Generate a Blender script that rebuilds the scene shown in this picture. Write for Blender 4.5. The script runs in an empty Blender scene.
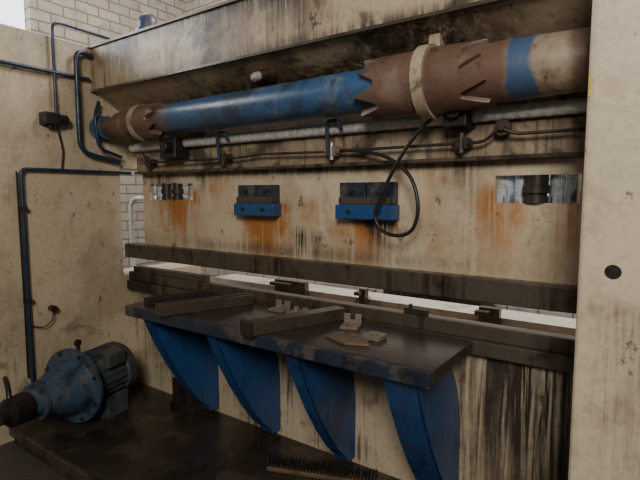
import bpy, bmesh, math, random
from mathutils import Vector, Matrix
random.seed(4)
H=1.6
scene=bpy.context.scene
col=scene.collection

# ---------------------------------------------------------------- materials
def nd(nt,t,**k):
    n=nt.nodes.new(t)
    for a,b in k.items(): setattr(n,a,b)
    return n
def math_(nt,op,a,b=None,clamp=False):
    n=nd(nt,'ShaderNodeMath',operation=op,use_clamp=clamp)
    for i,v in enumerate((a,b)):
        if v is None: continue
        if isinstance(v,(int,float)): n.inputs[i].default_value=v
        else: nt.links.new(v,n.inputs[i])
    return n.outputs[0]
def noise(nt,vec,scale,detail=6,rough=.6,dist=0):
    n=nd(nt,'ShaderNodeTexNoise')
    n.inputs['Scale'].default_value=scale;n.inputs['Detail'].default_value=detail
    n.inputs['Roughness'].default_value=rough;n.inputs['Distortion'].default_value=dist
    nt.links.new(vec,n.inputs['Vector']);return n.outputs[0]
def ramp(nt,fac,lo,hi):
    n=nd(nt,'ShaderNodeMapRange',interpolation_type='SMOOTHSTEP')
    n.inputs['From Min'].default_value=lo;n.inputs['From Max'].default_value=hi
    nt.links.new(fac,n.inputs['Value']);return n.outputs[0]
def mapping(nt,vec,scale,loc=(0,0,0)):
    n=nd(nt,'ShaderNodeMapping');n.inputs['Scale'].default_value=scale;n.inputs['Location'].default_value=loc
    nt.links.new(vec,n.inputs['Vector']);return n.outputs[0]
def mix(nt,fac,a,b):
    n=nd(nt,'ShaderNodeMix',data_type='RGBA')
    if isinstance(fac,(int,float)): n.inputs[0].default_value=fac
    else: nt.links.new(fac,n.inputs[0])
    for i,v in ((6,a),(7,b)):
        if isinstance(v,tuple): n.inputs[i].default_value=(*v,1)
        else: nt.links.new(v,n.inputs[i])
    return n.outputs[2]
def grime(name,base,dark=(.035,.025,.018),rust=(.22,.09,.03),stain=.6,streak=.5,rustamt=.3,rough=.6,metal=0,
          bump=.15,spots=(),thr=.5,sthr=.52,scale=2.2,smears=(),chips=0,tint=None,film=0,bd=.01,patches=()):
    m=bpy.data.materials.new(name);m.use_nodes=True;nt=m.node_tree
    bs=nt.nodes['Principled BSDF']
    pos=nd(nt,'ShaderNodeNewGeometry').outputs['Position']
    fine=noise(nt,pos,45,5)
    mid=noise(nt,mapping(nt,pos,(1,1,1),(3.1,1.7,.4)),7,8,.7)
    tint=tint or (base[0]*.64,base[1]*.57,base[2]*.48)
    c=mix(nt,ramp(nt,fine,.4,.75),base,tuple(v*.82 for v in base))
    c=mix(nt,math_(nt,'MULTIPLY',ramp(nt,mid,.50,.66),.5),c,tint)
    big=noise(nt,pos,scale,12,.7,.4)
    st=noise(nt,mapping(nt,pos,(22,22,1.0)),1,7,.65)
    st2=noise(nt,mapping(nt,pos,(60,60,2.0)),1,5,.6)
    big2=noise(nt,mapping(nt,pos,(1,1,.8),(7,2,5)),scale*1.3,8,.6)
    if film:
        bl=noise(nt,mapping(nt,pos,(1,1,.6),(4,4,8)),1.4,9,.7,.3)
        c=mix(nt,math_(nt,'MULTIPLY',ramp(nt,bl,.45,.60),film),c,(base[0]*.40,base[1]*.34,base[2]*.27))
    rm=math_(nt,'MULTIPLY',ramp(nt,big2,thr+.02,thr+.13),rustamt)
    c=mix(nt,rm,c,rust)
    dm=math_(nt,'MULTIPLY',ramp(nt,big,thr,thr+.11),stain)
    c=mix(nt,dm,c,dark)
    s1=math_(nt,'MULTIPLY',ramp(nt,st,sthr,sthr+.12),ramp(nt,big2,.40,.58))
    s2=math_(nt,'MULTIPLY',ramp(nt,st2,sthr+.03,sthr+.12),ramp(nt,big,.44,.6))
    sm=math_(nt,'MULTIPLY',math_(nt,'MAXIMUM',s1,s2),streak)
    c=mix(nt,sm,c,dark)
    if spots or smears or patches:
        sx=nd(nt,'ShaderNodeSeparateXYZ');nt.links.new(pos,sx.inputs[0])
        wob=math_(nt,'MULTIPLY',math_(nt,'SUBTRACT',mid,.5),.45)
        drip=math_(nt,'MAXIMUM',math_(nt,'MULTIPLY',ramp(nt,st,.34,.60),.85),math_(nt,'MULTIPLY',ramp(nt,st2,.44,.60),.8))
        for (x0,w,colr,amt) in patches:
            dx=math_(nt,'ABSOLUTE',math_(nt,'ADD',math_(nt,'SUBTRACT',sx.outputs[0],x0),math_(nt,'MULTIPLY',wob,.22)))
            c=mix(nt,math_(nt,'MULTIPLY',ramp(nt,dx,w,w*.6),amt),c,colr)
        for kind,lst in (('r',spots),('d',smears)):
            for (x0,w,zt,ln,amt) in lst:
                dx=math_(nt,'ABSOLUTE',math_(nt,'ADD',math_(nt,'SUBTRACT',sx.outputs[0],x0),wob))
                fx=ramp(nt,dx,w,0)
                dz=math_(nt,'SUBTRACT',zt,sx.outputs[2])
                fz=ramp(nt,dz,ln,0.0)
                up=ramp(nt,dz,-.06,.02)
                f=math_(nt,'MULTIPLY',math_(nt,'MULTIPLY',fx,fz),up)
                f=math_(nt,'MULTIPLY',f,drip)
                f=math_(nt,'MULTIPLY',f,amt*1.5,clamp=True)
                c=mix(nt,f,c,rust if kind=='r' else dark)
    if chips:
        ch=noise(nt,mapping(nt,pos,(1,1,.7),(1,9,3)),11,12,.75)
        c=mix(nt,math_(nt,'MULTIPLY',ramp(nt,ch,.61,.64),chips),c,tuple(v*1.3 for v in dark))
    nt.links.new(c,bs.inputs['Base Color'])
    bs.inputs['Metallic'].default_value=metal
    r=math_(nt,'ADD',math_(nt,'MULTIPLY',mid,.45),rough-.22)
    nt.links.new(r,bs.inputs['Roughness'])
    if bump:
        b=nd(nt,'ShaderNodeBump');b.inputs['Strength'].default_value=bump;b.inputs['Distance'].default_value=bd
        nt.links.new(math_(nt,'ADD',fine,big),b.inputs['Height']);nt.links.new(b.outputs[0],bs.inputs['Normal'])
    return m
RU=(.36,.145,.035)
m_frame=grime('cream_frame_paint',(.57,.475,.335),stain=.55,streak=.35,rustamt=.2,thr=.57,sthr=.585,chips=.75,rough=.40,film=.45)
m_frame2=grime('cream_pillar_paint',(.62,.52,.375),stain=.4,streak=.2,rustamt=.12,thr=.61,sthr=.64,chips=.7,rough=.36,film=.3,smears=[(.05,.3,H-.35,1.1,.5)])
m_crown=grime('cream_crown_shaded_paint',(.48,.385,.26),stain=.85,streak=.65,rustamt=.5,rust=(.15,.08,.04),thr=.53,sthr=.54,chips=.85,rough=.45,film=.65,  # besides stains, the film paints shade into the recess under the beam
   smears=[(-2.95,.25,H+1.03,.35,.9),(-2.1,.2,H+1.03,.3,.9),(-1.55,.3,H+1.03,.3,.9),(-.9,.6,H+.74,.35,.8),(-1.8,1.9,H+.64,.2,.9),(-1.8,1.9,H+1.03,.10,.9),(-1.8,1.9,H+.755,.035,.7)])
m_ram=grime('cream_ram_paint',(.59,.49,.35),stain=.55,streak=.4,rustamt=.3,rust=RU,thr=.57,sthr=.59,chips=.7,rough=.42,film=.4,
   spots=[(-2.80,.34,H+.02,.50,1.3),(-1.98,.30,H-.06,.50,1.5),(-1.62,.10,H-.05,.35,.7),(-1.28,.24,H-.06,.46,1.2),(-.60,.22,H+.02,.50,.9),(-.30,.10,H-.0,.42,.8),(-2.35,.12,H+.12,.34,.6),(-.9,.09,H+.12,.4,.4)],
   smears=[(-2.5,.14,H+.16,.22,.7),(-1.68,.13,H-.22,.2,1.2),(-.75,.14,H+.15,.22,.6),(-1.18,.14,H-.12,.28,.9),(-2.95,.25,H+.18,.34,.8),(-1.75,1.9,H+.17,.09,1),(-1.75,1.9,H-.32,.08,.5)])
m_rail=grime('greasy_rail_paint',(.34,.27,.185),stain=.85,streak=.65,rustamt=.4,rust=(.15,.08,.04),thr=.49,sthr=.51,chips=.7,film=.6)
m_bed=grime('dripped_bed_paint',(.56,.465,.33),stain=.5,streak=.8,rustamt=.3,thr=.555,sthr=.53,chips=.6,rough=.45,film=.35,rust=(.2,.11,.05),
   smears=[(-.35,.75,H-.68,1.9,1.0),(-2.9,.5,H-.7,1.0,.6),(-1.9,.4,H-.7,.8,.5)])
m_dark=grime('oily_dark_steel',(.055,.045,.038),dark=(.012,.010,.009),rust=(.10,.06,.035),stain=.7,streak=.4,rustamt=.6,rough=.42,metal=.45)
m_strip=grime('dark_die_steel',(.11,.088,.068),dark=(.018,.014,.011),rust=(.15,.10,.065),stain=.8,streak=.85,rustamt=.5,rough=.34,metal=.35,thr=.49,sthr=.48)
m_table=grime('oily_table_steel',(.10,.088,.078),dark=(.03,.026,.022),rust=(.16,.12,.09),stain=.55,streak=0,rustamt=.45,rough=.20,metal=.6,scale=3.5,thr=.52)
m_edge=grime('scuffed_edge_paint',(.022,.032,.054),dark=(.012,.012,.014),rust=(.12,.10,.08),stain=.7,streak=0,rustamt=.6,rough=.34,scale=7,chips=.7)
m_blue=grime('worn_blue_paint',(.038,.098,.21),dark=(.028,.030,.036),rust=(.16,.18,.20),stain=.75,streak=.25,rustamt=.8,rough=.34,thr=.51,scale=2.6,chips=.85,tint=(.045,.07,.11),
   patches=[(-2.62,.16,(.13,.085,.06),.7)])
m_blueb=grime('bracket_blue_paint',(.017,.070,.205),dark=(.010,.013,.024),rust=(.05,.06,.08),stain=.6,streak=.6,rustamt=.4,rough=.34,thr=.54,sthr=.55,chips=.5,tint=(.012,.042,.115))
m_bluem=grime('motor_blue_paint',(.042,.078,.125),dark=(.016,.018,.021),rust=(.10,.095,.085),stain=.8,streak=.2,rustamt=.7,rough=.42,scale=8,thr=.50,chips=.8)
m_brown=grime('red_oxide_primer',(.145,.084,.060),dark=(.032,.023,.018),rust=(.24,.18,.13),stain=.6,streak=.2,rustamt=.6,rough=.42,scale=3,thr=.53,chips=.7)
m_endp=grime('patchy_tube_end_paint',(.31,.25,.18),dark=(.05,.035,.025),rust=(.15,.085,.05),stain=.6,streak=.2,rustamt=.7,scale=4,thr=.53,chips=.75,rough=.4,
   patches=[(-.62,.17,(.145,.084,.06),1),(-.44,.055,(.035,.085,.185),.9),(-.20,.10,(.14,.09,.065),.9)])
m_band=grime('cream_band_paint',(.40,.32,.225),stain=.6,streak=.2,rustamt=.6,rust=(.17,.085,.04),scale=7,thr=.53,chips=.6)
m_white=grime('white_wrapped_pipe',(.80,.80,.80),dark=(.28,.24,.2),stain=.5,streak=0,rustamt=.15,rough=.2,metal=.1,scale=22,thr=.56,tint=(.55,.55,.55),bump=.6,bd=.02)
m_pipe=grime('dark_blue_pipe',(.022,.042,.085),stain=.4,streak=0,rustamt=.3,rough=.33,metal=.2,rust=(.07,.055,.045))
m_black=grime('black_rubber',(.015,.013,.012),dark=(.008,.008,.008),rust=(.03,.025,.02),stain=.3,streak=0,rough=.42)
m_motor=grime('grey_motor_paint',(.068,.078,.088),dark=(.016,.016,.016),rust=(.12,.11,.09),stain=.7,streak=0,rustamt=.6,rough=.42,scale=8,thr=.51,chips=.6)
m_bar=grime('brown_steel_bar',(.105,.083,.063),dark=(.03,.023,.018),rust=(.17,.125,.09),stain=.45,streak=0,rustamt=.45,rough=.28,metal=.4,scale=9,thr=.55,bump=.05)
m_bardark=grime('dark_steel_bar',(.045,.038,.032),dark=(.02,.016,.013),rust=(.09,.07,.05),stain=.4,streak=0,rustamt=.4,rough=.30,metal=.3,scale=9,thr=.56,bump=.05)
m_bright=grime('worn_bright_steel',(.30,.255,.205),dark=(.06,.05,.04),rust=(.19,.12,.08),stain=.45,streak=0,rustamt=.45,rough=.34,metal=.4,scale=9,thr=.55,bump=.05)
m_nozzle=grime('pale_nozzle_metal',(.55,.52,.47),dark=(.15,.12,.09),stain=.3,streak=0,rustamt=.2,rough=.35,metal=.3,scale=9,thr=.57,bump=.05)
m_rplate=grime('rusty_brown_plate',(.17,.115,.075),dark=(.05,.035,.025),stain=.4,streak=0,rustamt=.4,rough=.42,scale=9,thr=.56,bump=.05)
m_gauge=grime('pale_gauge_beam',(.52,.46,.38),stain=.7,streak=0,rustamt=.5,scale=4,rust=(.2,.13,.08),thr=.54)
m_skychrome=grime('oily_sky_tinted_chrome',(.62,.70,.80),dark=(.05,.04,.03),rust=(.42,.26,.10),stain=.4,streak=.9,rustamt=.5,rough=.24,metal=.3,scale=8,thr=.53,sthr=.48,tint=(.4,.45,.5))  # bluish white base puts the tubes' sky reflection into the colour
m_plat=grime('greasy_platform',(.058,.046,.036),dark=(.012,.010,.009),rust=(.13,.092,.064),stain=.6,streak=0,rustamt=.7,rough=.20,metal=.3,scale=3)
m_wood=grime('brush_wood',(.14,.085,.05),stain=.5,streak=0,rustamt=.3,scale=8)
m_floor=grime('oily_concrete',(.08,.07,.06),stain=.7,streak=0,rustamt=.3,rough=.6)
m_yellow=grime('yellow_tag',(.6,.42,.04),stain=.3,streak=0,rustamt=.1)

def brick_mat(name,axis):
    m=bpy.data.materials.new(name);m.use_nodes=True;nt=m.node_tree;bs=nt.nodes['Principled BSDF']
    pos=nd(nt,'ShaderNodeNewGeometry').outputs['Position']
    s=nd(nt,'ShaderNodeSeparateXYZ');nt.links.new(pos,s.inputs[0])
    wb=noise(nt,pos,9,3)
    cmb=nd(nt,'ShaderNodeCombineXYZ');nt.links.new(math_(nt,'ADD',s.outputs[axis],math_(nt,'MULTIPLY',wb,.02)),cmb.inputs[0]);nt.links.new(math_(nt,'ADD',s.outputs[2],math_(nt,'MULTIPLY',wb,.025)),cmb.inputs[1])
    b=nd(nt,'ShaderNodeTexBrick');nt.links.new(cmb.outputs[0],b.inputs['Vector'])
    b.inputs['Scale'].default_value=1;b.inputs['Brick Width'].default_value=.30;b.inputs['Row Height'].default_value=.125
    b.inputs['Mortar Size'].default_value=.012;b.inputs['Mortar Smooth'].default_value=.7
    b.inputs['Color1'].default_value=(.48,.425,.36,1);b.inputs['Color2'].default_value=(.40,.35,.295,1);b.inputs['Mortar'].default_value=(.25,.21,.17,1)
    n=noise(nt,pos,5,8)
    c=mix(nt,math_(nt,'MULTIPLY',ramp(nt,n,.48,.65),.45),b.outputs[0],(.24,.195,.15))
    nt.links.new(c,bs.inputs['Base Color']);bs.inputs['Roughness'].default_value=.8
    bp=nd(nt,'ShaderNodeBump');bp.invert=True;bp.inputs['Strength'].default_value=.7;bp.inputs['Distance'].default_value=.015
    nt.links.new(b.outputs[1],bp.inputs['Height']);nt.links.new(bp.outputs[0],bs.inputs['Normal'])
    return m

# ---------------------------------------------------------------- geometry helpers
def box(bm,x0,x1,y0,y1,z0,z1):
    r=bmesh.ops.create_cube(bm,size=1)
    for v in r['verts']:
        v.co=Vector((x0+(v.co.x+.5)*(x1-x0),y0+(v.co.y+.5)*(y1-y0),z0+(v.co.z+.5)*(z1-z0)))
    return r['verts']
def frame_of(d):
    d=Vector(d).normalized();up=Vector((0,0,1)) if abs(d.z)<.9 else Vector((1,0,0))
    a=d.cross(up).normalized();b=a.cross(d).normalized();return d,a,b
def lathe(bm,p0,d,prof,seg=32,cap=True):
    p0=Vector(p0);d,a,b=frame_of(d);rings=[]
    for t,r in prof:
        rings.append([bm.verts.new(p0+d*t+(a*math.cos(2*math.pi*i/seg)+b*math.sin(2*math.pi*i/seg))*r) for i in range(seg)])
    for q,w in zip(rings,rings[1:]):
        for i in range(seg):
            bm.faces.new((q[i],q[(i+1)%seg],w[(i+1)%seg],w[i]))
    if cap:
        bm.faces.new(rings[0]);bm.faces.new(rings[-1][::-1])
def cyl(bm,p0,p1,r,r2=None,seg=24):
    p0=Vector(p0);p1=Vector(p1);L=(p1-p0).length
    lathe(bm,p0,p1-p0,[(0,r),(L,r if r2 is None else r2)],seg)
def prism(bm,pts,axis,a0,a1):
    def mk3(p,a):
        return Vector((a,p[0],p[1])) if axis=='x' else (Vector((p[0],a,p[1])) if axis=='y' else Vector((p[0],p[1],a)))
    A=[bm.verts.new(mk3(p,a0)) for p in pts];B=[bm.verts.new(mk3(p,a1)) for p in pts]
    bm.faces.new(A);bm.faces.new(B[::-1]);n=len(pts)
    for i in range(n): bm.faces.new((A[i],B[i],B[(i+1)%n],A[(i+1)%n]))
def sweep(bm,pts,r,fillet=.04,seg=12,smooth=False):
    pts=[Vector(p) for p in pts]
    if smooth:
        out=[];n=len(pts)
        for i in range(n-1):
            a=pts[max(i-1,0)];b=pts[i];c=pts[i+1];d=pts[min(i+2,n-1)]
            for k in range(8):
                t=k/8
                out.append(.5*((2*b)+(c-a)*t+(2*a-5*b+4*c-d)*t*t+(3*b-a-3*c+d)*t**3))
        out.append(pts[-1]);path=out
    else:
        path=[pts[0]]
        for i in range(1,len(pts)-1):
            p=pts[i];u=(pts[i-1]-p);w=(pts[i+1]-p);f=min(fillet,u.length*.45,w.length*.45)
            a=p+u.normalized()*f;c=p+w.normalized()*f
            for k in range(7):
                t=k/6;path.append((1-t)**2*a+2*t*(1-t)*p+t*t*c)
        path.append(pts[-1])
    rings=[];prev=None
    for i,p in enumerate(path):
        d=(path[min(i+1,len(path)-1)]-path[max(i-1,0)]).normalized()
        if prev is None: _,a,b=frame_of(d)
        else:
            a=(prev-d*prev.dot(d)).normalized();b=a.cross(d).normalized()
        prev=a
        rings.append([bm.verts.new(p+(a*math.cos(2*math.pi*k/seg)+b*math.sin(2*math.pi*k/seg))*r) for k in range(seg)])
    for q,w in zip(rings,rings[1:]):
        for k in range(seg): bm.faces.new((q[k],q[(k+1)%seg],w[(k+1)%seg],w[k]))
    bm.faces.new(rings[0]);bm.faces.new(rings[-1][::-1])
def empty(name,loc,label,cat):
    e=bpy.data.objects.new(name,None);e.location=loc;e.empty_display_size=.1;col.objects.link(e)
    e['label']=label;e['category']=cat;bpy.context.view_layer.update();return e
WORLD={}
def mk(name,build,mat,parent=None,bevel=0,smooth=False,label=None,cat=None,kind=None,rot=None):
    bm=bmesh.new();build(bm)
    if rot:
        piv,ang=rot;bmesh.ops.rotate(bm,cent=Vector(piv),matrix=Matrix.Rotation(ang,3,'Z'),verts=bm.verts)
    bmesh.ops.recalc_face_normals(bm,faces=bm.faces)
    xs=[v.co for v in bm.verts]
    o=Vector(((min(v.x for v in xs)+max(v.x for v in xs))/2,(min(v.y for v in xs)+max(v.y for v in xs))/2,min(v.z for v in xs)))
    bmesh.ops.translate(bm,vec=-o,verts=bm.verts)
    me=bpy.data.meshes.new(name);
    if smooth:
        for f in bm.faces: f.smooth=True
        for e in bm.edges:
            if len(e.link_faces)==2 and e.calc_face_angle(0)>math.radians(35): e.smooth=False
    bm.to_mesh(me);bm.free();me.materials.append(mat)
    ob=bpy.data.objects.new(name,me);col.objects.link(ob)
    ob.location=o;WORLD[ob.name]=o
    if parent:
        po=WORLD.get(parent.name,parent.location)
        ob.parent=parent;ob.location=o-Vector(po)
    if bevel:
        md=ob.modifiers.new('bevel','BEVEL');md.width=bevel;md.segments=3;md.limit_method='ANGLE';md.angle_limit=math.radians(40)
    if label: ob['label']=label
    if cat: ob['category']=cat
    if kind: ob['kind']=kind
    return ob

# ---------------------------------------------------------------- setting
mk('floor',lambda b:box(b,-6.2,4,-4,7,-.1,0),m_floor,kind='structure',label='dark oily concrete workshop floor',cat='floor')
def wl(b):
    Y0,Y1,Z0,Z1=.6,2.75,3.0,4.4
    box(b,-6.2,-6,-4,Y0,0,5.5);box(b,-6.2,-6,Y1,5.2,0,5.5);box(b,-6.2,-6,Y0,Y1,0,Z0);box(b,-6.2,-6,Y0,Y1,Z1,5.5)
mk('wall_left',wl,brick_mat('whitewashed_brick_left',1),kind='structure',label='whitewashed brick workshop wall with a window',cat='wall')
mk('wall_back',lambda b:box(b,-6,4,5,5.2,0,5.5),brick_mat('whitewashed_brick_back',0),kind='structure',label='whitewashed brick workshop wall',cat='wall')
mg=bpy.data.materials.new('daylit_pane');mg.use_nodes=True
g=mg.node_tree.nodes['Principled BSDF'];g.inputs['Base Color'].default_value=(.8,.85,.9,1)
g.inputs['Emission Color'].default_value=(.85,.93,1,1);g.inputs['Emission Strength'].default_value=2.2
mk('window_1',lambda b:box(b,-6.12,-6.09,.62,2.73,3.02,4.38),mg,kind='structure',label='daylit frosted window pane in brick wall',cat='window')
mk('wall_pipe',lambda b:sweep(b,[(-3.0,2.7,H-.03),(-4.1,2.7,H-.03),(-4.1,2.7,.05)],.022,.12),m_white,label='pale curved pipe standing behind the machine',cat='pipe',smooth=True)

# ---------------------------------------------------------------- press brake
pb=empty('press_brake',(-1.8,2.4,0),'large old cream-painted press brake stained with rust and oil','industrial machine')
FX=-3.36
def lf(b):
    prism(b,[(.5,0),(2.9,0),(2.9,H-.62),(2.13,H-.62),(2.13,H+.2),(2.9,H+.2),(2.9,H+1.05),(.5,H+1.05)],'x',FX-.3,FX)
sf=mk('side_frame',lf,m_frame,pb,bevel=.008,label='cream side frame with a throat cut-out')
def rf(b):
    box(b,-.2,1.6,1.7,3.0,0,H+1.3)
rfo=mk('side_frame',rf,m_frame2,pb,bevel=.018,label='cream side frame plate with a round bolt hole')
hx=-.105;hz=H-.235
cb=bmesh.new();cyl(cb,(hx,1.6,hz),(hx,1.78,hz),.023,seg=24)
bmesh.ops.recalc_face_normals(cb,faces=cb.faces)
cm=bpy.data.meshes.new('hole_tmp');cb.to_mesh(cm);cb.free();co=bpy.data.objects.new('hole_tmp',cm);col.objects.link(co)
bpy.context.view_layer.update()
md=rfo.modifiers.new('hole','BOOLEAN');md.object=co;md.operation='DIFFERENCE';md.solver='EXACT'
bpy.context.view_layer.update()
dg=bpy.context.evaluated_depsgraph_get();nm=bpy.data.meshes.new_from_object(rfo.evaluated_get(dg))
rfo.modifiers.clear();rfo.data=nm;bpy.data.objects.remove(co)
mk('hole_shade_plug',lambda b:lathe(b,(hx,1.705,hz),(0,1,0),[(0,.0228),(.07,.0228)],24),m_black,rfo)  # black plug paints the shade inside the bolt hole
mk('warning_tag',lambda b:box(b,-.196,-.19,1.697,1.6995,H+.30,H+.36),m_yellow,rfo,label='small yellow paint mark')

def crown(b):
    box(b,FX,-.2,1.93,1.96,H+.74,H+1.03)
    prism(b,[(1.935,H+.745),(1.96,H+.76),(2.30,H+.585),(2.25,H+.56)],'x',FX,-.2)
    box(b,FX,-.2,2.25,2.30,H+.30,H+.59)
    box(b,FX,-.2,1.96,2.42,H+1.0,H+1.03)
crn=mk('crown_beam',crown,m_crown,pb,bevel=.004,label='stained cream upper cross beam with sloping underside')
mk('top_flange',lambda b:box(b,FX,-.2,1.915,2.0,H+1.03,H+1.045),m_rplate,crn,label='rusty top lip of the beam')
mk('lower_flange',lambda b:box(b,FX,-.2,1.922,1.95,H+.728,H+.742),m_bar,crn,label='grimy bottom lip of the beam')
def plug(b):
    lathe(b,(-1.785,2.08,H+.675),(-.45,-.8,-.3),[(0,.042),(.03,.042),(.03,.028),(.08,.028)],16)
pg=mk('pipe_plug',plug,m_dark,crn,smooth=True,label='dark nozzle body on beam')
def ptip(b):
    d=Vector((-.45,-.8,-.3)).normalized();lathe(b,Vector((-1.785,2.08,H+.675))+d*.0805,d,[(0,.023),(.035,.023),(.035,.015),(.05,.015)],16)
mk('nozzle_tip',ptip,m_nozzle,crn,smooth=True,label='pale metal nozzle tip')
def cap(b):
    lathe(b,(-2.78,2.0,H+1.045),(0,0,1),[(0,.08),(.02,.08),(.02,.065),(.06,.065),(.09,.058),(.115,.04),(.125,.015)],24)
mk('lifting_cap',cap,m_blue,crn,smooth=True,label='rounded dark blue fitting on beam')

RX0,RX1=-3.18,-.2
holes=[(-3.10,-2.62,H-.035,H+.08),(-.60,-.262,H-.035,H+.085)]
def ram(b):
    y0,y1,z0,z1=2.2,2.235,H-.38,H+.17
    xs=[RX0]+[v for h in holes for v in h[:2]]+[RX1]
    for i in range(len(xs)-1):
        if i%2==0: box(b,xs[i],xs[i+1],y0,y1,z0,z1)
        else:
            h=holes[i//2];box(b,xs[i],xs[i+1],y0,y1,z0,h[2]);box(b,xs[i],xs[i+1],y0,y1,h[3],z1)
rm=mk('ram',ram,m_ram,pb,label='cream ram plate streaked with orange rust')
mk('ram_rail',lambda b:box(b,RX0,RX1,2.15,2.24,H+.165,H+.31),m_rail,rm,bevel=.006,label='greasy brown upper ram rail')
mk('ram_lip',lambda b:box(b,RX0,RX1,2.13,2.2,H+.15,H+.168),m_strip,rm,bevel=.003)
mk('punch_holder',lambda b:box(b,-3.34,RX1,2.13,2.24,H-.475,H-.37),m_strip,rm,bevel=.006,label='dark steel punch holder strip')
def screw(x,k=1.0,y=2.225):
    def f(b):
        lathe(b,(x,y,H-.034),(0,0,1),[(0,.042*k),(.028,.042*k),(.030,.036*k),(.04,.036*k),(.042,.046*k),(.075,.046*k),(.077,.04*k),(.118,.04*k)],28)
    return f
mk('adjusting_screw',screw(-2.93,.9),m_dark,rm,smooth=True)
mk('adjusting_screw',screw(-2.81,.9),m_dark,rm,smooth=True)
mk('adjusting_screw',screw(-.435,1.2),m_dark,rm,smooth=True)
def shiny(x,r):
    def f(b):
        pr=[]
        for i in range(9):
            z=i*.018;pr+=[(z,r),(z+.014,r),(z+.014,r*.96)]
        lathe(b,(x,2.24+r,H-.06),(0,0,1),pr,32)
    return f
for x,r in ((-.585,.05),(-.505,.03),(-.36,.032),(-.295,.032),(-3.06,.05),(-2.70,.05)): mk('guide_cylinder',shiny(x,r),m_skychrome,rm,smooth=True,label='shiny steel guide cylinder behind slot')
def clampset(x0,x1,zt):
    c=mk('punch_clamp',lambda b:(box(b,x0,x1,2.12,2.198,H-.125,H-.05)),m_blueb,pb,bevel=.006,label='blue steel clamp block')
    xm=(x0+x1)/2
    mk('clamp_plate',lambda b:box(b,x0+.01,xm-.006,2.15,2.198,H-.049,zt),m_edge,c,bevel=.004)
    mk('clamp_plate',lambda b:box(b,xm+.006,x1-.01,2.15,2.198,H-.049,zt),m_edge,c,bevel=.004)
    mk('clamp_bar',lambda b:box(b,x0+.02,x1-.02,2.125,2.149,H-.049,H-.012),m_strip,c,bevel=.003)
    for t in (.25,.75):
        x=x0+(x1-x0)*t
        mk('clamp_bolt',lambda b:cyl(b,(x,2.149,H+.02),(x,2.13,H+.02),.014,seg=6),m_dark,c)
        mk('clamp_bolt',lambda b:cyl(b,(x,2.119,H-.085),(x,2.108,H-.085),.012,seg=6),m_dark,c)
clampset(-2.15,-1.83,H+.06);clampset(-1.40,-1.06,H+.065)

bed=mk('bed',lambda b:box(b,FX,RX1,2.2,2.3,0,H-.70),m_bed,pb,bevel=.004,label='cream lower bed plate with dark oil drips')
def die(b):
    box(b,FX,RX1,2.15,2.30,H-.73,H-.66);box(b,FX,RX1,2.17,2.24,H-.66,H-.592)
mk('die_rail',die,m_strip,bed,bevel=.006,label='dark steel lower die rail')
mk('die_block',lambda b:prism(b,[(2.18,H-.591),(2.235,H-.591),(2.235,H-.55),(2.22,H-.55),(2.21,H-.565),(2.20,H-.55),(2.18,H-.55)],'x',FX+.05,-2.5),m_strip,bed,bevel=.002,label='worn V die bar')
bg=mk('back_gauge',lambda b:(box(b,-3.2,-.3,2.9,3.0,H-.86,H-.725),box(b,-3.2,-.3,3.0,3.15,H-.745,H-.73)),m_gauge,pb,bevel=.003,label='long pale back gauge rail')
for x,w_,zz in ((-2.45,.30,H-.66),(-1.68,.05,H-.65),(-.85,.12,H-.665)):
    mk('gauge_stop',lambda b:(box(b,x,x+w_,2.85,2.9,H-.80,zz),box(b,x-.01,x+w_*.6,2.8,2.85,zz-.04,zz-.015)),m_bar,bg,bevel=.002)
mk('dark_gap_block',lambda b:(box(b,-2.3,-1.3,4.4,4.9,.06,.75),box(b,-2.32,-1.28,4.38,4.92,.75,.78),box(b,-2.25,-2.2,4.42,4.88,0,.06),box(b,-1.4,-1.35,4.42,4.88,0,.06),box(b,-1.81,-1.79,4.385,4.4,.1,.7)),m_dark,bevel=.004,label='added dark low cabinet against the brick wall',cat='gap_block')  # added dark shape, dims the view through the die gap
mk('brown_gap_box',lambda b:(box(b,-3.3,-2.6,4.3,4.8,.0,.52),box(b,-3.32,-2.58,4.285,4.3,.05,.15),box(b,-3.32,-2.58,4.285,4.3,.2,.3),box(b,-3.32,-2.58,4.285,4.3,.35,.45)),m_rplate,bevel=.003,label='added brown slatted crate by the brick wall',cat='gap_box')  # second added shape, darkens the floor line seen through the gap

TY,TZ=1.99,H+.48
tt=mk('torque_tube',lambda b:lathe(b,(-2.85,TY,TZ),(1,0,0),[(0,.075),(.2,.078),(.28,.093),(1.9,.100),(2.05,.100)],40),m_blue,pb,smooth=True,label='long scuffed blue torque tube above the ram')
def star(xa,xb,r0,r1,n,ta,tb):
    rnd=random.Random(n+int(xa*100));jit=[rnd.uniform(.7,1.1) for _ in range(n)]
    def f(b):
        seg=n*12
        def tooth(i):
            return max(0,1-abs((i%12)/12.0-.5)*2.6)*jit[i//12]
        def ring(x,r,tl):
            return [b.verts.new(Vector((x+tl*tooth(i),TY+r*math.cos(2*math.pi*i/seg),TZ+r*math.sin(2*math.pi*i/seg)))) for i in range(seg)]
        rings=[ring(xa,r0,-ta),ring(xa,r1-.006,-ta),ring(xa+.006,r1,-ta),ring((xa+xb)/2,r1+.006,0),ring(xb-.006,r1,tb),ring(xb,r1-.006,tb),ring(xb,r0,tb)]
        for q,w in zip(rings,rings[1:]):
            for i in range(seg): b.faces.new((q[i],q[(i+1)%seg],w[(i+1)%seg],w[i]))
        q,w=rings[-1],rings[0]
        for i in range(seg): b.faces.new((q[i],q[(i+1)%seg],w[(i+1)%seg],w[i]))
    return f
mk('toothed_sleeve',star(-1.04,-.66,.096,.132,8,.10,.10),m_brown,tt,smooth=True,label='worn red-brown sleeve with raised triangular gusset teeth')
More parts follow.
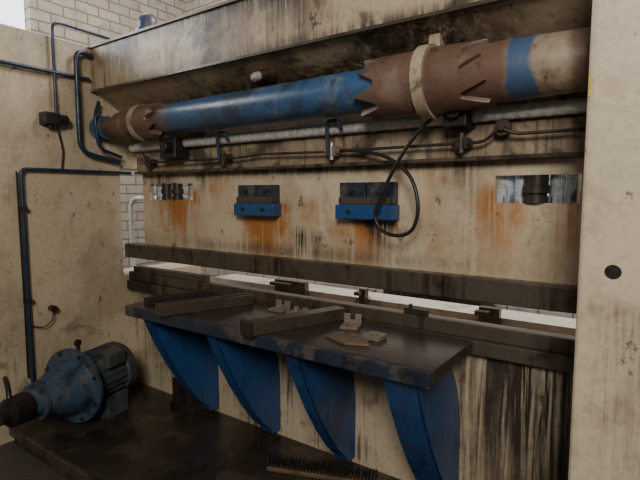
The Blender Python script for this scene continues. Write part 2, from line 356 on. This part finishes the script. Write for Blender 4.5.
mk('tube_section',lambda b:lathe(b,(-.80,TY,TZ),(1,0,0),[(0,.108),(.14,.112),(.30,.116),(.38,.113),(.60,.107)],40),m_endp,tt,smooth=True,label='tapered tube end with brown, blue and cream paint patches')
mk('toothed_sleeve',star(-2.88,-2.68,.078,.110,8,.03,.08),m_brown,tt,smooth=True,label='rusty brown sleeve with raised pointed teeth')
mk('tube_section',lambda b:lathe(b,(-3.26,TY,TZ),(1,0,0),[(0,.07),(.14,.07),(.16,.09),(.24,.092),(.26,.078),(.40,.086)],40),m_brown,tt,smooth=True,label='stepped rusty brown tube end')
def band(x,r,w,tab=True):
    def f(b):
        lathe(b,(x-w/2,TY,TZ),(1,0,0),[(0,r-.03),(0,r),(w,r),(w,r-.03)],40,cap=False)
        if tab: box(b,x-w/2,x+w/2,TY+.04,TY+.10,TZ+r-.04,H+.69)
    return f
mk('tube_bearing_band',band(-.83,.152,.05),m_band,tt,smooth=True,label='cream bearing band round tube')
mk('tube_bearing_band',band(-2.84,.120,.045,False),m_band,tt,smooth=True,label='stained cream bearing band round tube')
mk('tube_end_hub',lambda b:lathe(b,(-3.36,TY,TZ),(1,0,0),[(0,.09),(.03,.09),(.03,.075),(.07,.075),(.07,.082),(.10,.082)],32),m_blue,tt,smooth=True)

def wrapped(b):
    n=420;seg=28;rings=[]
    for i in range(n+1):
        x=-3.18+2.98*i/n
        rings.append([b.verts.new(Vector((x,2.12+rr*math.cos(2*math.pi*k/seg),H+.342+rr*math.sin(2*math.pi*k/seg)))) for k in range(seg) for rr in [.029+.0012*math.sin(i*.9+k*2*math.pi/seg)+random.uniform(-.0006,.0006)]])
    for q,w in zip(rings,rings[1:]):
        for k in range(seg): b.faces.new((q[k],q[(k+1)%seg],w[(k+1)%seg],w[k]))
    b.faces.new(rings[0]);b.faces.new(rings[-1][::-1])
mk('return_pipe',wrapped,m_white,pb,smooth=True,label='whitish wrapped pipe along the rail')
ll=mk('lubrication_line',lambda b:sweep(b,[(-3.0,2.08,H+.30),(-2.95,2.08,H+.225),(-2.1,2.1,H+.222),(-1.9,2.1,H+.235),(-1.45,2.1,H+.225),(-.72,2.1,H+.225),(-.62,2.1,H+.225),(-.56,2.08,H+.28),(-.5,2.1,H+.25),(-.2,2.1,H+.25)],.007,.04),m_dark,pb,smooth=True,label='thin dark oil line with fittings')
def hook(x):
    def f(b):
        sweep(b,[(x+.08,2.06,H+.32),(x+.07,2.04,H+.37),(x,2.04,H+.37),(x,2.06,H+.2)],.010,.03)
    return f
for x in (-2.20,-1.40): mk('riser_pipe',hook(x),m_pipe,ll,smooth=True)
def fit(x,z=H+.225):
    def f(b):
        box(b,x-.025,x+.025,2.08,2.15,z-.025,z+.025)
        cyl(b,(x-.045,2.1,z),(x+.045,2.1,z),.015,seg=6);cyl(b,(x,2.09,z-.045),(x,2.09,z+.045),.013,seg=6)
    return f
for x in (-2.95,-2.20,-1.40,-.72): mk('pipe_fitting',fit(x),m_bright if x==-1.40 else m_dark,ll,bevel=.002)
mk('valve_knob',lambda b:lathe(b,(-.55,2.15,H+.28),(0,-1,0),[(0,.02),(.04,.02),(.04,.034),(.06,.034),(.06,.015),(.08,.015)],20),m_dark,ll,smooth=True)
def blk(b): box(b,-.78,-.68,2.02,2.15,H+.29,H+.40);cyl(b,(-.73,2.02,H+.35),(-.73,1.99,H+.35),.03)
mk('valve_block',blk,m_black,ll,bevel=.004)
mk('junction_block',lambda b:(box(b,-2.74,-2.58,2.03,2.15,H+.24,H+.37),cyl(b,(-2.65,2.03,H+.31),(-2.65,1.99,H+.31),.035)),m_black,ll,bevel=.005)
hp=[(-.83,2.02,H+.33),(-.90,2.02,H+.27),(-.99,2.02,H+.15),(-1.08,2.04,H+.0),(-1.12,2.05,H-.10),(-1.08,2.05,H-.17),(-.99,2.05,H-.19),(-.92,2.05,H-.15),(-.90,2.05,H-.04),(-.95,2.06,H+.09),(-1.08,2.08,H+.18),(-1.25,2.09,H+.22),(-1.36,2.1,H+.225)]
mk('rubber_hose',lambda b:sweep(b,hp,.009,smooth=True),m_black,pb,smooth=True,label='looping black rubber hose')

PX=FX+.03
sp=mk('conduit_pipe',lambda b:sweep(b,[(PX,1.42,.35),(PX,1.42,H+.165),(PX,2.2,H+.165)],.012,.04),m_pipe,pb,smooth=True,label='dark blue pipe on side frame')
mk('conduit_pipe',lambda b:sweep(b,[(PX-.005,1.395,.4),(PX-.005,1.398,.9),(PX-.005,1.395,H+.15)],.005),m_black,pb,smooth=True)
mk('conduit_pipe',lambda b:sweep(b,[(PX,.6,H+.81),(PX,1.9,H+.81)],.013),m_pipe,pb,smooth=True)
mk('conduit_pipe',lambda b:sweep(b,[(PX,2.06,H+.93),(PX+.02,1.8,H+1.0),(PX+.02,1.8,H+.30),(PX+.02,2.1,H+.24)],.016,.09),m_pipe,pb,smooth=True)
mk('conduit_pipe',lambda b:sweep(b,[(PX,1.66,H+.5),(PX,1.66,H+1.14),(PX,2.1,H+1.13),(PX+.02,2.12,H+.9)],.010,.06),m_pipe,pb,smooth=True)
mk('conduit_pipe',lambda b:sweep(b,[(PX+.02,1.95,H+.66),(PX+.05,1.9,H+.55),(PX+.05,1.92,H+.33),(PX+.04,2.1,H+.28)],.012,.06),m_pipe,pb,smooth=True)
mk('conduit_pipe',lambda b:sweep(b,[(PX,1.66,H+.46),(PX-.01,1.7,H+.3),(PX-.01,1.68,H+.16)],.006),m_black,pb,smooth=True)
def vb(b):
    box(b,FX,FX+.09,1.56,1.66,H+.46,H+.54);cyl(b,(FX+.05,1.66,H+.5),(FX+.05,1.72,H+.5),.035);cyl(b,(FX+.045,1.61,H+.44),(FX+.045,1.61,H+.46),.02)
mk('pressure_switch',vb,m_black,pb,bevel=.006,label='black pressure switch box on frame')
mk('wire',lambda b:sweep(b,[(PX,1.42,H-.85),(PX+.01,1.5,H-.88),(PX+.01,1.56,H-.84),(PX,1.57,H-.78)],.004,smooth=True),m_black,pb,smooth=True)
mk('cable_gland',lambda b:cyl(b,(FX,1.575,H-.77),(FX+.05,1.575,H-.77),.022),m_dark,pb,smooth=True)
for z in (H-.1,H-.7): mk('pipe_clip',lambda b:box(b,FX,FX+.05,1.40,1.44,z,z+.025),m_dark,sp)

# ---------------------------------------------------------------- work table with brackets
wt=empty('work_table',(-1.7,2.0,.12),'oily steel front table on four curved blue brackets','table')
tz=H-.660
mk('table_top',lambda b:box(b,-2.60,-.66,1.672,2.148,tz-.05,tz),m_table,wt,bevel=.004,label='scuffed dark oily steel plate')
mk('table_edge',lambda b:box(b,-2.60,-.66,1.645,1.671,tz-.064,tz-.001),m_edge,wt,bevel=.005,label='scuffed dark blue edge bar')
def brk(x,w=.08):
    def f(b):
        zt=tz-.051;zb=.15
        front=[(1.68,zt),(1.69,zt-.04),(1.75,zt-.18),(1.84,zt-.35),(1.94,zt-.51),(2.03,zt-.63),(2.10,zb+.04),(2.12,zb)]
        pts=front+[(2.198,zb)]
        for k in range(13):
            a=k/12*math.pi/2;pts.append((1.84+.358*math.cos(a)**.8,.42+(zt-.42)*math.sin(a)))
        prism(b,pts,'x',x-.010,x)
        for (p,q) in zip(front,front[1:]):
            vs=[b.verts.new(v) for v in (Vector((x-w,p[0],p[1])),Vector((x+.003,p[0],p[1])),Vector((x+.003,q[0],q[1])),Vector((x-w,q[0],q[1])),
               Vector((x-w,p[0]+.010,p[1])),Vector((x+.003,p[0]+.010,p[1])),Vector((x+.003,q[0]+.010,q[1])),Vector((x-w,q[0]+.010,q[1])))]
            for q4 in ((0,1,2,3),(4,5,6,7),(0,1,5,4),(2,3,7,6),(1,2,6,5),(0,3,7,4)): b.faces.new([vs[i] for i in q4])
    return f
bx=[-2.40,-1.85,-1.31]
b0=mk('bracket',brk(bx[0]),m_blueb,wt,label='curved blue gusset bracket')
for x in bx[1:]:
    c=b0.copy();c.location=b0.location+Vector((x-bx[0],0,0));col.objects.link(c)
mk('bracket',brk(-.725,.15),m_blueb,wt,label='broad curved blue gusset bracket')

# ---------------------------------------------------------------- platform
def plat(b):
    box(b,-3.32,-.25,1.27,2.195,.085,.12)
    box(b,-3.32,-.25,1.28,1.31,.0,.085);box(b,-3.3,-3.2,1.4,2.1,0,.085);box(b,-.4,-.3,1.4,2.1,0,.085)
pf=mk('base_platform',plat,m_plat,bevel=.01,label='greasy black steel base platform with worn edge',cat='platform')
mk('worn_edge',lambda b:box(b,-3.32,-.25,1.255,1.28,.07,.124),m_strip,pf,bevel=.005,label='oily dark steel edge strip')

# ---------------------------------------------------------------- motor
mo=empty('hydraulic_pump_motor',(-3.0,1.6,.12),'grimy blue flanged pump and dark electric motor on platform','motor')
MX,MZ=-3.01,.385
MR=((MX,1.53,0),math.radians(14))
def mbody(b):
    lathe(b,(MX,1.535,MZ),(0,1,0),[(0,.16),(.02,.182),(.05,.182),(.06,.168),(.28,.168),(.29,.182),(.35,.182),(.37,.172),(.40,.13),(.405,.05)],48)
    for i in range(26):
        a=2*math.pi*i/26;
        if -2.2<a-2*math.pi<-.9: continue
        c,s=math.cos(a),math.sin(a);r0,r1=.163,.179
        px,pz=-s*.005,c*.005
        vs=[]
        for y in (1.60,1.81):
            for r,sg in ((r0,-1),(r1,-1),(r1,1),(r0,1)):
                vs.append(b.verts.new((MX+c*r+sg*px,y,MZ+s*r+sg*pz)))
        for q in ((0,1,2,3),(4,5,6,7),(0,1,5,4),(1,2,6,5),(2,3,7,6),(0,3,7,4)): b.faces.new([vs[i] for i in q])
mk('motor_body',mbody,m_motor,mo,smooth=True,label='dark dusty motor casing with shallow ribs',rot=MR)
for s in (-1,1):
    mk('mounting_foot',lambda b:box(b,MX+s*.12-.04,MX+s*.12+.04,1.64,1.82,.121,MZ-.11),m_motor,mo,bevel=.006,rot=MR)
mk('terminal_box',lambda b:box(b,MX+.07,MX+.19,1.63,1.78,MZ+.09,MZ+.185),m_motor,mo,bevel=.010,rot=MR)
fl=mk('flange',lambda b:lathe(b,(MX,1.53,MZ),(0,-1,0),[(-.03,.16),(0,.16),(0,.24),(.022,.24),(.022,.19),(.03,.185)],48),m_bluem,mo,smooth=True,label='flat round blue bolted flange disc',rot=MR)
for i in range(8):
    a=2*math.pi*(i+.5)/8;x=MX+.217*math.cos(a);z=MZ+.217*math.sin(a)
    mk('flange_bolt',lambda b:cyl(b,(x,1.507,z),(x,1.49,z),.011,seg=6),m_dark,fl,rot=MR)
mk('bell_housing',lambda b:lathe(b,(MX,1.50,MZ),(0,-1,0),[(0,.180),(.02,.172),(.23,.10),(.23,.11),(.25,.11),(.25,.088),(.29,.08)],40),m_bluem,mo,smooth=True,label='wide grimy blue conical bell housing',rot=MR)
mk('pump_body',lambda b:lathe(b,(MX,1.21,MZ),(0,-1,0),[(0,.072),(.02,.088),(.12,.083),(.14,.05),(.18,.045)],20),m_dark,mo,smooth=True,label='dark greasy gear pump',rot=MR)
mk('suction_hose',lambda b:sweep(b,[(MX,1.10,MZ+.05),(MX-.05,1.13,MZ+.13),(MX-.14,1.18,MZ+.15),(MX-.22,1.25,MZ+.05)],.014,smooth=True),m_black,mo,smooth=True,rot=MR)
mk('eye_bolt',lambda b:(cyl(b,(MX,1.57,MZ+.165),(MX,1.57,MZ+.25),.014),lathe(b,(MX-.008,1.57,MZ+.265),(1,0,0),[(0,.024),(.016,.024)],16)),m_dark,mo,smooth=True,rot=MR)
mk('steel_offcut',lambda b:(box(b,-2.74,-2.50,2.05,2.17,.121,.16),box(b,-2.72,-2.66,2.06,2.15,.16,.33),box(b,-2.60,-2.56,2.08,2.15,.16,.24)),m_dark,bevel=.004,label='dark greasy steel offcut bracket beside motor',cat='scrap metal')

# ---------------------------------------------------------------- things on the table
def ubar(x,y0,y1,w,h):
    def f(b):
        box(b,x-w/2,x+w/2,y0,y1,tz+.001,tz+h*.35);box(b,x-w/2,x-w/2+w*.22,y0,y1,tz+h*.35,tz+h);box(b,x+w/2-w*.22,x+w/2,y0,y1,tz+h*.35,tz+h)
    return f
mk('channel_bar',ubar(-2.22,1.60,2.16,.08,.06),m_bar,bevel=.002,label='brown steel channel bar lying across table',cat='steel bar',rot=((-2.22,1.60,0),-.38))
mk('channel_bar',ubar(-2.50,1.72,2.14,.07,.04),m_bardark,bevel=.002,label='dark thin channel bar at table end',cat='steel bar',rot=((-2.5,1.72,0),-.3))
sb=mk('steel_bar',lambda b:box(b,-1.60,-1.52,1.625,2.17,tz+.001,tz+.062),m_bar,bevel=.002,label='thick brown steel bar with dark end on table',cat='steel bar',rot=((-1.56,1.62,0),-.36))
mk('bar_end',lambda b:box(b,-1.607,-1.513,1.60,1.624,tz+.001,tz+.070),m_bardark,sb,bevel=.002,label='dark square end plate',rot=((-1.56,1.62,0),-.36))
def ang(x,y,w,d,h):
    def f(b):
        box(b,x,x+w,y,y+d,tz+.001,tz+.014);box(b,x,x+w*.36,y+d-.016,y+d,tz+.014,tz+h);box(b,x+w*.64,x+w,y+d-.016,y+d,tz+.014,tz+h);box(b,x+w*.36,x+w*.64,y+d-.016,y+d,tz+.014,tz+h*.5)
        cyl(b,(x+w/2,y+d*.4,tz+.014),(x+w/2,y+d*.4,tz+.03),.014,seg=6)
    return f
mk('angle_block',ang(-1.80,2.03,.10,.09,.05),m_bright,bevel=.002,label='small slotted angle block at table back',cat='metal block')
mk('angle_block',ang(-1.67,2.03,.10,.09,.03),m_bright,bevel=.002,label='small flat slotted angle block at table back',cat='metal block')
mk('angle_block',ang(-1.27,1.96,.09,.10,.06),m_bright,bevel=.002,label='upright slotted angle block beside the thick bar',cat='metal block',rot=((-1.22,2.0,0),.3))
mk('steel_plate',lambda b:prism(b,[(-1.24,1.80),(-1.10,1.75),(-1.0,1.79),(-1.04,1.85),(-1.22,1.86)],'z',tz+.001,tz+.012),m_rplate,bevel=.002,label='flat rusty brown steel plate on table',cat='metal plate')
mk('square_nut',lambda b:(box(b,-1.08,-.995,1.87,1.95,tz+.001,tz+.022),cyl(b,(-1.04,1.91,tz+.022),(-1.04,1.91,tz+.03),.02)),m_bright,bevel=.002,label='worn square washer plate with round boss',cat='metal block')
mk('small_clamp',lambda b:(box(b,-1.02,-.90,2.175,2.21,H-.591,H-.562),cyl(b,(-.99,2.19,H-.562),(-.99,2.19,H-.542),.01,seg=6)),m_dark,bevel=.002,label='small dark clamp resting on die rail',cat='clamp')

br=empty('wire_brush',(-1.35,1.98,.12),'long wooden brush with dark upright bristles on platform','brush')
RB=((-1.65,1.87,0),.36)
mk('brush_back',lambda b:box(b,-1.66,-1.06,1.84,1.91,.121,.145),m_wood,br,bevel=.006,rot=RB)
def bris(b):
    for i in range(33):
        for j in range(3):
            x=-1.65+i*.018;y=1.855+j*.02
            cyl(b,(x,y,.145),(x+random.uniform(-.006,.006),y+random.uniform(-.006,.006),.185+random.uniform(0,.008)),.006,.003,seg=5)
bo=mk('bristles',bris,m_black,br,rot=RB);bo['kind']='stuff'

# ---------------------------------------------------------------- light
w=bpy.data.worlds.new('World');scene.world=w;w.use_nodes=True
w.node_tree.nodes['Background'].inputs[0].default_value=(1,.97,.93,1);w.node_tree.nodes['Background'].inputs[1].default_value=.04
def area(name,loc,tgt,size,power,colr):
    l=bpy.data.lights.new(name,'AREA');l.size=size;l.energy=power;l.color=colr
    o=bpy.data.objects.new(name,l);o.location=loc;o.rotation_euler=(Vector(tgt)-Vector(loc)).to_track_quat('-Z','Y').to_euler();col.objects.link(o)
area('front_key',(1.0,-2.0,3.5),(-1.2,2.2,1.4),1.3,180,(1,.935,.84))  # unseen key source behind the camera, stands for frontal daylight
area('window_light',(-5.6,.0,3.7),(-1.6,1.9,1.2),1.4,90,(.94,.97,1))
area('wall_fill',(-4.2,2.6,4.8),(-4.8,5,2),1.5,75,(1,.96,.92))  # added fill, brightens the brick seen beside the machine
area('wall_fill',(-.8,3.4,4.6),(-1,4.4,.3),1.5,180,(.98,.97,1))  # added fill, brightens the wall base seen through slots and gap
cam=bpy.data.cameras.new('camera');cam.lens=27;cam.sensor_width=36
c=bpy.data.objects.new('camera',cam);c.location=(0,0,H);c.rotation_euler=(math.radians(90-5.36),0,math.radians(35.2));col.objects.link(c);scene.camera=c
